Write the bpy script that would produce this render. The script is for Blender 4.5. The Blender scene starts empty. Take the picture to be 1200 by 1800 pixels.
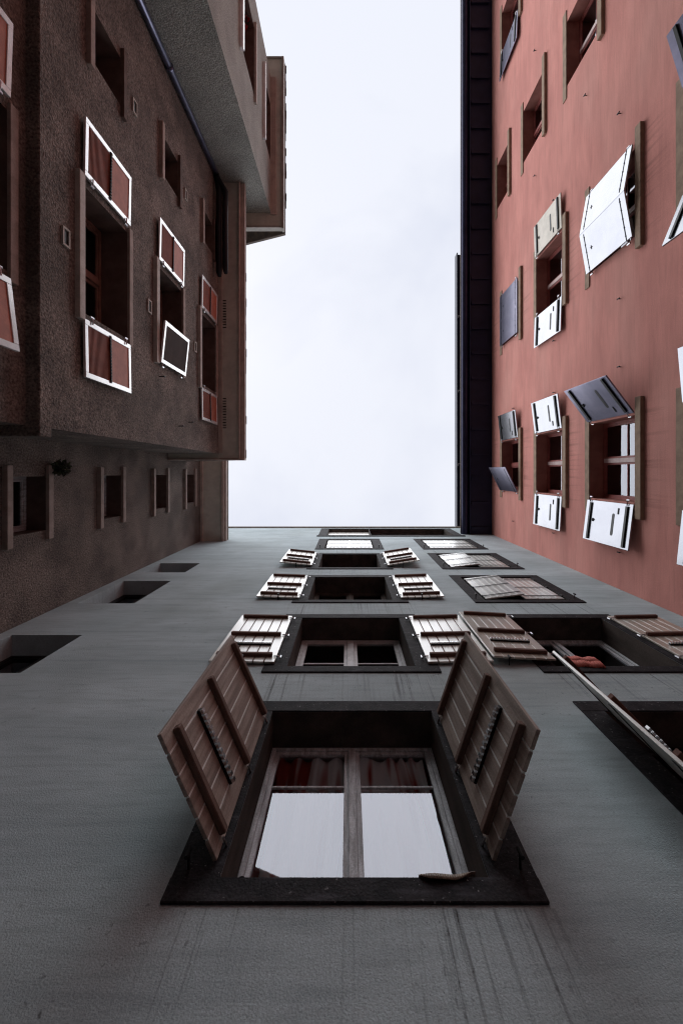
import bpy, bmesh, math, random
from mathutils import Vector, Matrix
random.seed(7)
R = math.radians
scn = bpy.context.scene
col = scn.collection

# ------------------------------------------------------------------ camera
EYE = 1.6                                   # eye height; wall heights below are given above the eye
cam_d = bpy.data.cameras.new("camera")
cam = bpy.data.objects.new("camera", cam_d)
col.objects.link(cam)
cam.location = (0, 0, EYE)
cam.rotation_euler = (math.pi, 0, 0)        # straight up, the top of the picture towards -Y
cam_d.sensor_fit = 'VERTICAL'
cam_d.sensor_height = 36
cam_d.lens = 16
cam_d.shift_x = -12 / 1800
cam_d.shift_y = -69 / 1800
cam_d.clip_start = 0.05
cam_d.clip_end = 2000
scn.camera = cam

# ------------------------------------------------------------------ sky and light
SUN_EL, SUN_AZ = R(62), R(225)              # azimuth clockwise from +Y
w = bpy.data.worlds.new("World"); scn.world = w; w.use_nodes = True
nt = w.node_tree; nt.nodes.clear()
out = nt.nodes.new('ShaderNodeOutputWorld')
sky = nt.nodes.new('ShaderNodeTexSky'); sky.sky_type = 'NISHITA'; sky.sun_disc = False
sky.sun_elevation = SUN_EL; sky.sun_rotation = SUN_AZ
tc = nt.nodes.new('ShaderNodeTexCoord')
nz = nt.nodes.new('ShaderNodeTexNoise'); nz.inputs['Scale'].default_value = 2.2
nz.inputs['Detail'].default_value = 5; nz.inputs['Roughness'].default_value = 0.5
nz.inputs['Distortion'].default_value = 0.4
nt.links.new(tc.outputs['Generated'], nz.inputs['Vector'])
rp = nt.nodes.new('ShaderNodeValToRGB')
rp.color_ramp.elements[0].position = 0.36; rp.color_ramp.elements[0].color = (0.77, 0.80, 0.91, 1)
rp.color_ramp.elements[1].position = 0.56; rp.color_ramp.elements[1].color = (0.90, 0.92, 1.0, 1)
nt.links.new(nz.outputs['Fac'], rp.inputs[0])
# overcast: a closed cloud layer with a little of the blue sky behind it
cl = nt.nodes.new('ShaderNodeVectorMath'); cl.operation = 'SCALE'; cl.inputs['Scale'].default_value = 3.43
nt.links.new(rp.outputs[0], cl.inputs[0])
mxs = nt.nodes.new('ShaderNodeMix'); mxs.data_type = 'RGBA'; mxs.inputs[0].default_value = 0.96
nt.links.new(sky.outputs[0], mxs.inputs[6]); nt.links.new(cl.outputs[0], mxs.inputs[7])
bg = nt.nodes.new('ShaderNodeBackground'); bg.inputs[1].default_value = 0.10
nt.links.new(mxs.outputs[2], bg.inputs[0]); nt.links.new(bg.outputs[0], out.inputs[0])

sun_d = bpy.data.lights.new("sun", 'SUN'); sun_d.energy = 1.5; sun_d.angle = R(115)
sun_d.color = (0.97, 0.985, 1.0)
sun = bpy.data.objects.new("sun", sun_d); col.objects.link(sun)
sun.rotation_euler = (math.pi / 2 - SUN_EL, 0, math.pi - SUN_AZ)
sun.location = (0, 0, 40)
scn.view_settings.view_transform = 'Standard'; scn.view_settings.look = 'None'
scn.view_settings.gamma = 1; scn.view_settings.use_curve_mapping = False
scn.view_settings.exposure = 1.52
scn.cycles.filter_width = 1.15
scn.cycles.max_bounces = 8; scn.cycles.diffuse_bounces = 5
scn.cycles.transparent_max_bounces = 12

# ------------------------------------------------------------------ materials
def mat(name, c, c2=None, scale=3.0, detail=6, stretch=(1, 1, 1), rough=0.8, metal=0.0, bump=0.0, bscale=60,
        grain=0.0, gscale=90, spec=0.3, rnd=0.0, lo=0.38, hi=0.62, coat=0, bdist=0.01):
    m = bpy.data.materials.new(name); m.use_nodes = True
    n = m.node_tree; b = n.nodes['Principled BSDF']
    b.inputs['Roughness'].default_value = rough; b.inputs['Metallic'].default_value = metal
    b.inputs['Specular IOR Level'].default_value = spec
    t = n.nodes.new('ShaderNodeTexCoord')
    mp = n.nodes.new('ShaderNodeMapping'); mp.inputs['Scale'].default_value = stretch
    oi = n.nodes.new('ShaderNodeObjectInfo')
    va = n.nodes.new('ShaderNodeVectorMath'); va.operation = 'MULTIPLY_ADD'
    n.links.new(oi.outputs['Random'], va.inputs[0]); va.inputs[1].default_value = (17, 31, 23) if rnd else (0, 0, 0)
    n.links.new(t.outputs['Object'], va.inputs[2]); n.links.new(va.outputs[0], mp.inputs['Vector'])
    c2 = c2 or tuple(x * 0.75 for x in c)
    no = n.nodes.new('ShaderNodeTexNoise'); no.inputs['Scale'].default_value = scale
    no.inputs['Detail'].default_value = detail; no.inputs['Roughness'].default_value = 0.6
    n.links.new(mp.outputs[0], no.inputs['Vector'])
    r = n.nodes.new('ShaderNodeValToRGB')
    r.color_ramp.elements[0].position = lo; r.color_ramp.elements[0].color = (*c2, 1)
    r.color_ramp.elements[1].position = hi; r.color_ramp.elements[1].color = (*c, 1)
    n.links.new(no.outputs['Fac'], r.inputs[0])
    cur = r.outputs[0]
    def mul(fac_socket, lo_v, hi_v, cur):
        mr = n.nodes.new('ShaderNodeMapRange'); mr.inputs[3].default_value = lo_v; mr.inputs[4].default_value = hi_v
        mr.inputs[1].default_value = 0.3; mr.inputs[2].default_value = 0.7
        n.links.new(fac_socket, mr.inputs[0])
        vm = n.nodes.new('ShaderNodeVectorMath'); vm.operation = 'SCALE'
        n.links.new(cur, vm.inputs[0]); n.links.new(mr.outputs[0], vm.inputs['Scale'])
        return vm.outputs[0]
    if grain:
        g = n.nodes.new('ShaderNodeTexNoise'); g.inputs['Scale'].default_value = gscale
        g.inputs['Detail'].default_value = 3; n.links.new(va.outputs[0], g.inputs['Vector'])
        cur = mul(g.outputs['Fac'], 1 - grain, 1 + grain, cur)
    if rnd:
        mr = n.nodes.new('ShaderNodeMapRange'); mr.inputs[3].default_value = 1 - rnd; mr.inputs[4].default_value = 1 + rnd
        n.links.new(oi.outputs['Random'], mr.inputs[0])
        vm = n.nodes.new('ShaderNodeVectorMath'); vm.operation = 'SCALE'
        n.links.new(cur, vm.inputs[0]); n.links.new(mr.outputs[0], vm.inputs['Scale']); cur = vm.outputs[0]
    if bump:
        bn = n.nodes.new('ShaderNodeTexNoise'); bn.inputs['Scale'].default_value = bscale
        bn.inputs['Detail'].default_value = 5; n.links.new(t.outputs['Object'], bn.inputs['Vector'])
        bp = n.nodes.new('ShaderNodeBump'); bp.inputs['Strength'].default_value = bump
        bp.inputs['Distance'].default_value = bdist
        n.links.new(bn.outputs['Fac'], bp.inputs['Height']); n.links.new(bp.outputs[0], b.inputs['Normal'])
    n.links.new(cur, b.inputs['Base Color'])
    m['cur'] = cur.node.name
    if coat:
        b.inputs['Coat Weight'].default_value = 1; b.inputs['Coat Roughness'].default_value = rough * .8; b.inputs['Coat IOR'].default_value = coat
    return m

def overlay(m, build):
    """build(n, coords_socket) returns (factor socket, colour); mixes it over the base colour"""
    n = m.node_tree; b = n.nodes['Principled BSDF']
    src = b.inputs['Base Color'].links[0].from_socket
    t = n.nodes.new('ShaderNodeTexCoord')
    fac, c = build(n, t.outputs['Object'])
    mx = n.nodes.new('ShaderNodeMix'); mx.data_type = 'RGBA'
    n.links.new(fac, mx.inputs[0]); n.links.new(src, mx.inputs[6]); mx.inputs[7].default_value = (*c, 1)
    n.links.new(mx.outputs[2], b.inputs['Base Color'])

def mth(n, op, a, b=None):
    x = n.nodes.new('ShaderNodeMath'); x.operation = op; x.use_clamp = False
    for i, v in enumerate((a, b)):
        if v is None: continue
        if isinstance(v, (int, float)): x.inputs[i].default_value = v
        else: n.links.new(v, x.inputs[i])
    return x.outputs[0]
def mrange(n, s, a, b, c=0, d=1):
    x = n.nodes.new('ShaderNodeMapRange'); n.links.new(s, x.inputs[0])
    for i, v in enumerate((a, b, c, d)): x.inputs[i + 1].default_value = v
    return x.outputs[0]
def noise(n, vec, scale, st=(1, 1, 1), detail=4):
    mp = n.nodes.new('ShaderNodeMapping'); mp.inputs['Scale'].default_value = st
    n.links.new(vec, mp.inputs['Vector'])
    no = n.nodes.new('ShaderNodeTexNoise'); no.inputs['Scale'].default_value = scale
    no.inputs['Detail'].default_value = detail; n.links.new(mp.outputs[0], no.inputs['Vector'])
    return no.outputs['Fac']

STOREY = 2.86; SILL1 = 2.62
M = {}
M['grey_render'] = mat('grey_render', (.50, .575, .60), (.35, .41, .43), scale=0.9, stretch=(.45, .45, 1.3), bump=.5, bscale=95, grain=.16, gscale=75, rough=.9, lo=.32, hi=.66)
def trowel(n, co):
    a = mrange(n, noise(n, co, 7, (.35, .35, 2.6), 6), .48, .70)
    return mth(n, 'MULTIPLY', a, .34), (.22, .26, .275)
overlay(M['grey_render'], trowel)
def pits(n, co):
    a = mrange(n, noise(n, co, 85, (1, 1, 1), 2), .64, .70)
    b = mrange(n, noise(n, co, 2.3, (1, 1, 1), 4), .40, .62)
    return mth(n, 'MULTIPLY', mth(n, 'MULTIPLY', a, b), .6), (.10, .11, .115)
overlay(M['grey_render'], pits)
def damp(n, co):
    a = mrange(n, noise(n, co, .55, (1, 1, .7), 6), .50, .68)
    return mth(n, 'MULTIPLY', a, .38), (.22, .245, .235)
overlay(M['grey_render'], damp)
def streaks(n, co):
    s = n.nodes.new('ShaderNodeSeparateXYZ'); n.links.new(co, s.inputs[0])
    z = mth(n, 'SUBTRACT', s.outputs[2], EYE + SILL1 - .17)
    below = mth(n, 'MODULO', mth(n, 'ADD', mth(n, 'MULTIPLY', z, -1), STOREY * 10), STOREY)   # metres below a sill
    big = mrange(n, noise(n, co, 3.3, (1, 1, .03), 2), .42, .66)          # which stretches of the sill drip
    lng = mrange(n, noise(n, co, 3.1, (1, 1, .02), 3), .3, .7, .35, 2.0)   # how far each drip runs
    fade = mrange(n, mth(n, 'DIVIDE', below, lng), 0.0, 1.0, 1, 0)
    st = mrange(n, noise(n, co, 19, (1.3, 1, .03), 4), .55, .66)
    st2 = mrange(n, noise(n, co, 40, (1.4, 1, .05), 5), .54, .66)
    sp = mrange(n, noise(n, co, 34, (1, 1, .5), 4), .60, .70)
    xa = mth(n, 'ABSOLUTE', mth(n, 'SUBTRACT', s.outputs[0], .05))
    xb = mth(n, 'ABSOLUTE', mth(n, 'SUBTRACT', s.outputs[0], 3.28))
    inx = mrange(n, mth(n, 'MINIMUM', xa, xb), 1.25, .95)
    a = mth(n, 'MAXIMUM', mth(n, 'MULTIPLY', st, .75), mth(n, 'MULTIPLY', st2, .28))
    f = mth(n, 'MULTIPLY', mth(n, 'MULTIPLY', fade, inx), mth(n, 'ADD', mth(n, 'MULTIPLY', a, mth(n, 'ADD', mth(n, 'MULTIPLY', big, .8), .2)), mth(n, 'MULTIPLY', mth(n, 'MULTIPLY', sp, big), .5)))
    f = mth(n, 'MINIMUM', f, .9)
    return f, (.035, .03, .028)
def blotch(n, co):
    a = mrange(n, noise(n, co, 20, (1, 1, 1), 5), .62, .72)
    b = mrange(n, noise(n, co, 1.1, (1, 1, 1), 3), .48, .62)
    return mth(n, 'MULTIPLY', mth(n, 'MULTIPLY', a, b), .75), (.05, .05, .045)
overlay(M['grey_render'], blotch)
def courses(n, co):
    a = mrange(n, noise(n, co, 1.0, (.25, .25, 5), 5), .53, .7)
    return mth(n, 'MULTIPLY', a, .28), (.22, .265, .29)
overlay(M['grey_render'], courses)
overlay(M['grey_render'], streaks)

M['red_render'] = mat('red_render', (.66, .285, .24), (.55, .23, .195), scale=1.3, stretch=(1, .45, 1.3), bump=.4, bscale=60, grain=.11, gscale=48, rough=.9)
def redfade(n, co):
    a = mrange(n, noise(n, co, .45, (1, .6, 1.2), 6), .48, .66)
    return mth(n, 'MULTIPLY', a, .40), (.60, .32, .27)
overlay(M['red_render'], redfade)
def redtrowel(n, co):
    a = mrange(n, noise(n, co, 12, (1, .12, 2.0), 5), .5, .7)
    return mth(n, 'MULTIPLY', a, .22), (.36, .145, .125)
overlay(M['red_render'], redtrowel)
def redgrime(n, co):
    a = mrange(n, noise(n, co, 2.2, (1, .3, 2.6), 6), .48, .75)
    return mth(n, 'MULTIPLY', a, .25), (.34, .13, .11)
overlay(M['red_render'], redgrime)
def runs(n, co):
    s = n.nodes.new('ShaderNodeSeparateXYZ'); n.links.new(co, s.inputs[0])
    z = mth(n, 'SUBTRACT', s.outputs[2], EYE + 8.56 - .18)
    below = mth(n, 'MODULO', mth(n, 'ADD', mth(n, 'MULTIPLY', z, -1), 29.0), 2.9)
    fade = mrange(n, below, 0, .8, 1, 0)
    st = mrange(n, noise(n, co, 8, (1, 1.4, .06), 4), .5, .68)
    ya = mth(n, 'ABSOLUTE', mth(n, 'ADD', s.outputs[1], -6 + .27)); yb = mth(n, 'ABSOLUTE', mth(n, 'ADD', s.outputs[1], -6 + 5.33))
    iny = mrange(n, mth(n, 'MINIMUM', ya, yb), 1.2, .9)
    return mth(n, 'MULTIPLY', mth(n, 'MULTIPLY', fade, iny), mth(n, 'MULTIPLY', st, .5)), (.22, .09, .075)
overlay(M['red_render'], runs)
def cracks(n, co):
    a = mrange(n, noise(n, co, 30, (1, 1, .5), 2), .73, .77)
    b = mrange(n, noise(n, co, .8, (1, 1, 1), 3), .52, .6)
    return mth(n, 'MULTIPLY', mth(n, 'MULTIPLY', a, b), .55), (.12, .06, .05)
overlay(M['red_render'], cracks)
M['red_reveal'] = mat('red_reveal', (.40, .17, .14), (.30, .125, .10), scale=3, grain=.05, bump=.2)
M['roughcast'] = mat('brown_roughcast', (.23, .182, .158), (.13, .103, .09), scale=1.4, bump=1.0, bscale=34, grain=.58, gscale=36, rough=.95, bdist=.03)
def soot(n, co):
    a = mrange(n, noise(n, co, .8, (1, 1, .5), 5), .45, .72)
    return mth(n, 'MULTIPLY', a, .55), (.10, .085, .075)
overlay(M['roughcast'], soot)
M['roughcast_grey'] = mat('grey_green_roughcast', (.36, .365, .335), (.28, .285, .262), scale=1.1, bump=.9, bscale=40, grain=.34, gscale=40, rough=.95, bdist=.03)
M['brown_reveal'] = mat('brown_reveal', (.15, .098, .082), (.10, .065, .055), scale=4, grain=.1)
M['pink_stone'] = mat('pink_sill_stone', (.40, .31, .275), (.30, .235, .205), scale=7, grain=.12, bump=.2)
M['pale_stone'] = mat('pale_sill_stone', (.56, .50, .46), (.44, .39, .35), scale=7, grain=.12, bump=.2)
M['beige_stone'] = mat('beige_sill_stone', (.34, .235, .165), (.25, .17, .12), scale=6, grain=.14, bump=.25)
M['dark_surround'] = mat('dark_painted_surround', (.030, .026, .029), (.013, .0115, .014), scale=7, grain=.4, gscale=60, bump=.5, rough=.75, spec=.12)
def scuffs(n, co):
    a = mrange(n, noise(n, co, 5, (.5, 1, 2.2), 7), .56, .72)
    return mth(n, 'MULTIPLY', a, .55), (.085, .08, .095)
overlay(M['dark_surround'], scuffs)
def chips(n, co):
    a = mrange(n, noise(n, co, 38, (1, 1, 1), 4), .68, .72)
    return mth(n, 'MULTIPLY', a, .7), (.30, .29, .30)
overlay(M['dark_surround'], chips)
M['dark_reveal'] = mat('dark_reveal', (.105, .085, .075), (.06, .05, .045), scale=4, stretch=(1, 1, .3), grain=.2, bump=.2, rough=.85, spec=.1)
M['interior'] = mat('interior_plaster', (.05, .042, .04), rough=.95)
M['pale_plaster'] = mat('pale_room_plaster', (.80, .76, .72), (.74, .70, .66), rough=.9)
M['wood_cream'] = mat('cream_painted_wood', (.70, .655, .59), (.57, .53, .47), scale=5, stretch=(3, 3, .35), grain=.06, bump=.08, bscale=40, rnd=.08, rough=.35, spec=.6, coat=1.85)
M['wood_worn'] = mat('worn_brown_wood', (.42, .34, .295), (.25, .195, .168), scale=5, stretch=(4, 4, .3), grain=.12, bump=.35, bscale=40, rnd=.08, rough=.65)
M['wood_tan'] = mat('tan_painted_wood', (.52, .46, .38), (.40, .35, .29), scale=5, stretch=(3, 3, .35), grain=.08, bump=.08, bscale=40, rnd=.10, rough=.35, spec=.6, coat=1.6)
M['wood_grey'] = mat('grey_painted_wood', (.56, .55, .52), (.44, .43, .41), scale=5, stretch=(3, 3, .35), grain=.08, bump=.08, bscale=40, rnd=.10, rough=.35, spec=.6, coat=1.7)
M['wood_batten'] = mat('red_brown_batten', (.17, .085, .065), (.10, .05, .04), scale=6, stretch=(.4, 4, 4), grain=.12, bump=.3, rnd=.08)
M['worn_batten'] = mat('worn_batten', (.20, .12, .095), (.12, .07, .055), scale=6, stretch=(.4, 4, 4), grain=.15, bump=.3)
M['strip'] = mat('painted_light_strip', (.86, .85, .82), (.78, .77, .74), rough=.35, coat=1.6)  # white colour stands in for glints and lit slits between planks
M['iron'] = mat('black_iron', (.018, .017, .019), rough=.5, metal=.3, grain=.2)
M['steel'] = mat('galvanised_steel', (.55, .55, .58), rough=.3, metal=1.0)
M['stud'] = mat('steel_stud', (.7, .7, .72), rough=.25, metal=1.0)
M['sheet'] = mat('painted_sheet_metal', (.33, .335, .365), (.305, .31, .34), scale=2.5, stretch=(1, 1, 1), rough=.22, metal=.9, grain=.03, bump=.06, bscale=4, rnd=.06)
M['sheet_beige'] = mat('beige_sheet', (.58, .53, .46), (.46, .42, .36), scale=3, rough=.45, metal=.2, grain=.04, rnd=.05)
M['sheet_dark'] = mat('dull_sheet_metal', (.23, .22, .30), (.17, .165, .235), scale=2.5, rough=.28, metal=.85, grain=.05, bump=.08, bscale=5)
M['black_bar'] = mat('black_bar', (.012, .011, .014), rough=.45)
M['white_wood'] = mat('white_painted_wood', (.84, .83, .84), (.70, .68, .68), scale=6, grain=.06, bump=.06, rough=.22, rnd=.05, spec=1.0, coat=2.4)
M['louvre'] = mat('red_brown_louvre', (.50, .155, .095), (.40, .12, .075), scale=7, grain=.08, rnd=.08, rough=.6)
M['backing'] = mat('dark_backing_board', (.055, .03, .025), rough=.8, spec=.1, grain=.1)
M['frame_grey'] = mat('weathered_window_wood', (.66, .67, .70), (.38, .38, .395), scale=8, stretch=(3, 3, .4), grain=.2, bump=.4, rough=.7)
M['frame_red'] = mat('red_window_frame', (.36, .10, .085), (.26, .075, .065), scale=6, grain=.08, rough=.45)
M['frame_pale'] = mat('pale_pink_mullion', (.62, .48, .46), (.48, .34, .32), scale=6, grain=.08, rough=.45)
M['frame_brown'] = mat('brown_window_frame', (.26, .14, .11), (.18, .09, .07), scale=6, grain=.1, rough=.5)
M['frame_white'] = mat('white_window_frame', (.66, .65, .66), (.52, .5, .5), scale=7, grain=.1, rough=.45)
M['eave_dark'] = mat('dark_eave_board', (.012, .014, .042), (.008, .009, .03), scale=3, rough=.55, grain=.2)
M['gutter_dark'] = mat('dark_metal_gutter', (.035, .036, .075), rough=.3, metal=.6, grain=.1)
M['pipe'] = mat('grey_blue_downpipe', (.17, .17, .25), (.12, .12, .19), rough=.3, metal=.8, scale=4, grain=.08)
M['black_pipe'] = mat('black_pipe', (.012, .012, .016), rough=.5, grain=.2, bump=.2, bscale=20)
M['soffit'] = mat('brown_soffit_board', (.62, .59, .52), (.52, .49, .43), scale=4, grain=.08, rough=.7)
M['soffit_pink'] = mat('pink_cornice_board', (.52, .42, .37), (.42, .33, .29), scale=4, grain=.08, rough=.7)
M['fascia'] = mat('brown_fascia', (.38, .34, .30), (.27, .24, .21), scale=5, grain=.12, rough=.6)
M['tile'] = mat('weathered_roof_tile', (.16, .115, .09), (.08, .06, .05), scale=4, grain=.25, rnd=.1)
M['asphalt'] = mat('asphalt', (.055, .055, .055), (.04, .04, .04), scale=8, grain=.3, bump=.4)
M['cloth_white'] = mat('pale_cloth_with_red_folds', (.93, .95, .95), (.42, .055, .045), scale=8, stretch=(1.2, 1, .10), detail=1, rough=.9, lo=.36, hi=.50)
M['cloth_red'] = mat('dark_red_cloth', (.50, .06, .05), (.36, .045, .04), rough=.9)
M['red_box'] = mat('faded_red_cloth', (.52, .15, .12), (.42, .11, .09), rough=.8, grain=.05)
M['leaf_dark'] = mat('dry_dark_leaf', (.045, .042, .032), rough=.8)
M['leaf_green'] = mat('dull_green_leaf', (.06, .075, .035), rough=.7)
M['flower_red'] = mat('red_petal', (.42, .02, .03), rough=.7)
M['foil'] = mat('torn_flashing', (.26, .19, .14), (.14, .10, .08), rough=.5, scale=9)
M['white_metal'] = mat('white_enamel', (.72, .72, .74), rough=.35)
# glass: clear with a strong surface reflection and slight waviness
def glass(name, ior, tint, wav=.03):
    m = bpy.data.materials.new(name); m.use_nodes = True
    n = m.node_tree; n.nodes.clear()
    o = n.nodes.new('ShaderNodeOutputMaterial'); fr = n.nodes.new('ShaderNodeFresnel'); fr.inputs[0].default_value = ior
    tr = n.nodes.new('ShaderNodeBsdfTransparent'); tr.inputs[0].default_value = (*tint, 1)
    gl = n.nodes.new('ShaderNodeBsdfGlossy'); gl.inputs['Roughness'].default_value = .015
    gl.inputs['Color'].default_value = (.90, .92, 1, 1)
    mx = n.nodes.new('ShaderNodeMixShader')
    t = n.nodes.new('ShaderNodeTexCoord'); nn = n.nodes.new('ShaderNodeTexNoise'); nn.inputs['Scale'].default_value = 2.2
    n.links.new(t.outputs['Object'], nn.inputs['Vector'])
    bp = n.nodes.new('ShaderNodeBump'); bp.inputs['Strength'].default_value = wav; bp.inputs['Distance'].default_value = .05
    n.links.new(nn.outputs[0], bp.inputs['Height']); n.links.new(bp.outputs[0], gl.inputs['Normal'])
    n.links.new(fr.outputs[0], mx.inputs[0]); n.links.new(tr.outputs[0], mx.inputs[1]); n.links.new(gl.outputs[0], mx.inputs[2])
    n.links.new(mx.outputs[0], o.inputs[0])
    return m
M['glass'] = glass('window_glass', 2.1, (.85, .87, .88))
M['glass_red'] = glass('courtyard_window_glass', 2.35, (.85, .87, .88))
M['glass_old'] = glass('old_window_glass', 2.3, (.90, .92, .93), .004)

# ------------------------------------------------------------------ mesh helpers
class MB:
    """collects shapes in world metres and links them as one mesh object"""
    def __init__(s): s.v = []; s.f = []; s.mi = []
    def quad(s, pts, mi=0):
        k = len(s.v); s.v += [Vector(p) for p in pts]; s.f.append(tuple(range(k, k + len(pts)))); s.mi.append(mi)
    def box(s, F, u0, u1, v0, v1, n0, n1, mi=0):
        c = [F(u, v, n) for n in (n0, n1) for v in (v0, v1) for u in (u0, u1)]
        s.hexa(c, mi)
    def hexa(s, c, mi=0):
        k = len(s.v); s.v += [Vector(p) for p in c]
        fs = [(0, 1, 3, 2), (4, 6, 7, 5), (0, 4, 5, 1), (2, 3, 7, 6), (0, 2, 6, 4), (1, 5, 7, 3)]
        a = Vector(c[1]) - Vector(c[0]); b = Vector(c[2]) - Vector(c[0]); d = Vector(c[4]) - Vector(c[0])
        if a.cross(b).dot(d) < 0: fs = [tuple(reversed(q)) for q in fs]
        for q in fs: s.f.append(tuple(k + i for i in q)); s.mi.append(mi)
    def tube(s, pts, r, seg=10, mi=0, cap=True):
        pts = [Vector(p) for p in pts]; rings = []
        up = Vector((0, 0, 1))
        for i, p in enumerate(pts):
            d = (pts[min(i + 1, len(pts) - 1)] - pts[max(i - 1, 0)]).normalized()
            a = d.cross(up)
            if a.length < 1e-3: a = d.cross(Vector((1, 0, 0)))
            a.normalize(); b = d.cross(a)
            rr = r[i] if isinstance(r, (list, tuple)) else r
            k = len(s.v); rings.append(k)
            for j in range(seg):
                t = 2 * math.pi * j / seg
                s.v.append(p + (a * math.cos(t) + b * math.sin(t)) * rr)
        for i in range(len(rings) - 1):
            for j in range(seg):
                j2 = (j + 1) % seg
                s.f.append((rings[i] + j, rings[i + 1] + j, rings[i + 1] + j2, rings[i] + j2)); s.mi.append(mi)
        if cap:
            s.f.append(tuple(rings[0] + j for j in range(seg))); s.mi.append(mi)
            s.f.append(tuple(rings[-1] + j for j in reversed(range(seg)))); s.mi.append(mi)
    def build(s, name, mats, parent=None, bevel=0.0, smooth=False, local=False, kind=None):
        me = bpy.data.meshes.new(name)
        off = Vector((0, 0, 0))
        if parent is not None and not local: off = root_loc(parent)
        me.from_pydata([p - off for p in s.v], [], s.f)
        if not isinstance(mats, (list, tuple)): mats = [mats]
        for m_ in mats: me.materials.append(m_)
        for p, i in zip(me.polygons, s.mi): p.material_index = i
        if bevel:
            bm = bmesh.new(); bm.from_mesh(me)
            bmesh.ops.bevel(bm, geom=list(bm.edges), offset=bevel, segments=1, affect='EDGES', clamp_overlap=True)
            bm.to_mesh(me); bm.free()
        if smooth:
            for p in me.polygons: p.use_smooth = True
        me.update()
        o = bpy.data.objects.new(name, me); col.objects.link(o)
        if parent is not None: o.parent = parent
        return o

def root_loc(o):
    l = Vector((0, 0, 0))
    while o is not None: l = l + o.location; o = o.parent
    return l
def thing(name, label, cat, loc, group=None):
    o = bpy.data.objects.new(name, None); col.objects.link(o)
    o.empty_display_size = .3; o.location = loc; o['label'] = label; o['category'] = cat
    if group: o['group'] = group
    return o

def plane(nx, ny, d):
    """wall frame: u runs along the wall in world X or Y, v is height above the eye, n points out of the wall"""
    if nx: return lambda u, v, n: Vector((d + nx * n, u, EYE + v))
    return lambda u, v, n: Vector((u, d + ny * n, EYE + v))
G = plane(0, -1, 2.345)       # grey wall
RD = plane(-1, 0, 5.45)       # red wall
LR = plane(1, 0, -5.06)       # brown wall, set back
LO = plane(1, 0, -3.63)       # brown wall, projecting bay
LB = plane(1, 0, -3.71)       # brown wall below the bay
BF = plane(1, 0, -2.43)       # block at the far left, front
FLOOR = -EYE

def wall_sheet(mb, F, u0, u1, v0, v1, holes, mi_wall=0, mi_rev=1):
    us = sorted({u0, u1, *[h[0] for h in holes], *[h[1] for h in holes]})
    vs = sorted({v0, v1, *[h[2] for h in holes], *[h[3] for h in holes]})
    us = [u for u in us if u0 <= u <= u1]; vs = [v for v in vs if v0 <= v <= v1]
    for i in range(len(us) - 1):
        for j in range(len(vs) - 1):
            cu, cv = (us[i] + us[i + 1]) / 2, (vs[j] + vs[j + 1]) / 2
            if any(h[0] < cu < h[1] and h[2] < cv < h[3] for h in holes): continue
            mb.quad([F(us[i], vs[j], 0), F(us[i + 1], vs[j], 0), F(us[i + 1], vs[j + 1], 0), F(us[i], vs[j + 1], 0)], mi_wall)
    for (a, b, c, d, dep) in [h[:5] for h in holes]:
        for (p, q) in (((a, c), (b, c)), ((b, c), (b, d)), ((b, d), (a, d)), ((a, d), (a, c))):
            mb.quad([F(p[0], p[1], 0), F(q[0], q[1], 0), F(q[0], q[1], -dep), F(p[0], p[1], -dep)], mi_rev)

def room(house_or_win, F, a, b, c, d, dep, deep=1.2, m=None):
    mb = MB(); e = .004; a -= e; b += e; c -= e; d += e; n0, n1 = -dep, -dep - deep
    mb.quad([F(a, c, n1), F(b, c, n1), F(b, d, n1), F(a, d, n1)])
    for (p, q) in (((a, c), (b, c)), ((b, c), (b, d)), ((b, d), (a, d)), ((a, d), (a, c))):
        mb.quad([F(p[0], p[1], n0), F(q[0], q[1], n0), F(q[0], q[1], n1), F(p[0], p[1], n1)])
    return mb.build('room_interior', m or M['interior'], house_or_win)

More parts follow.
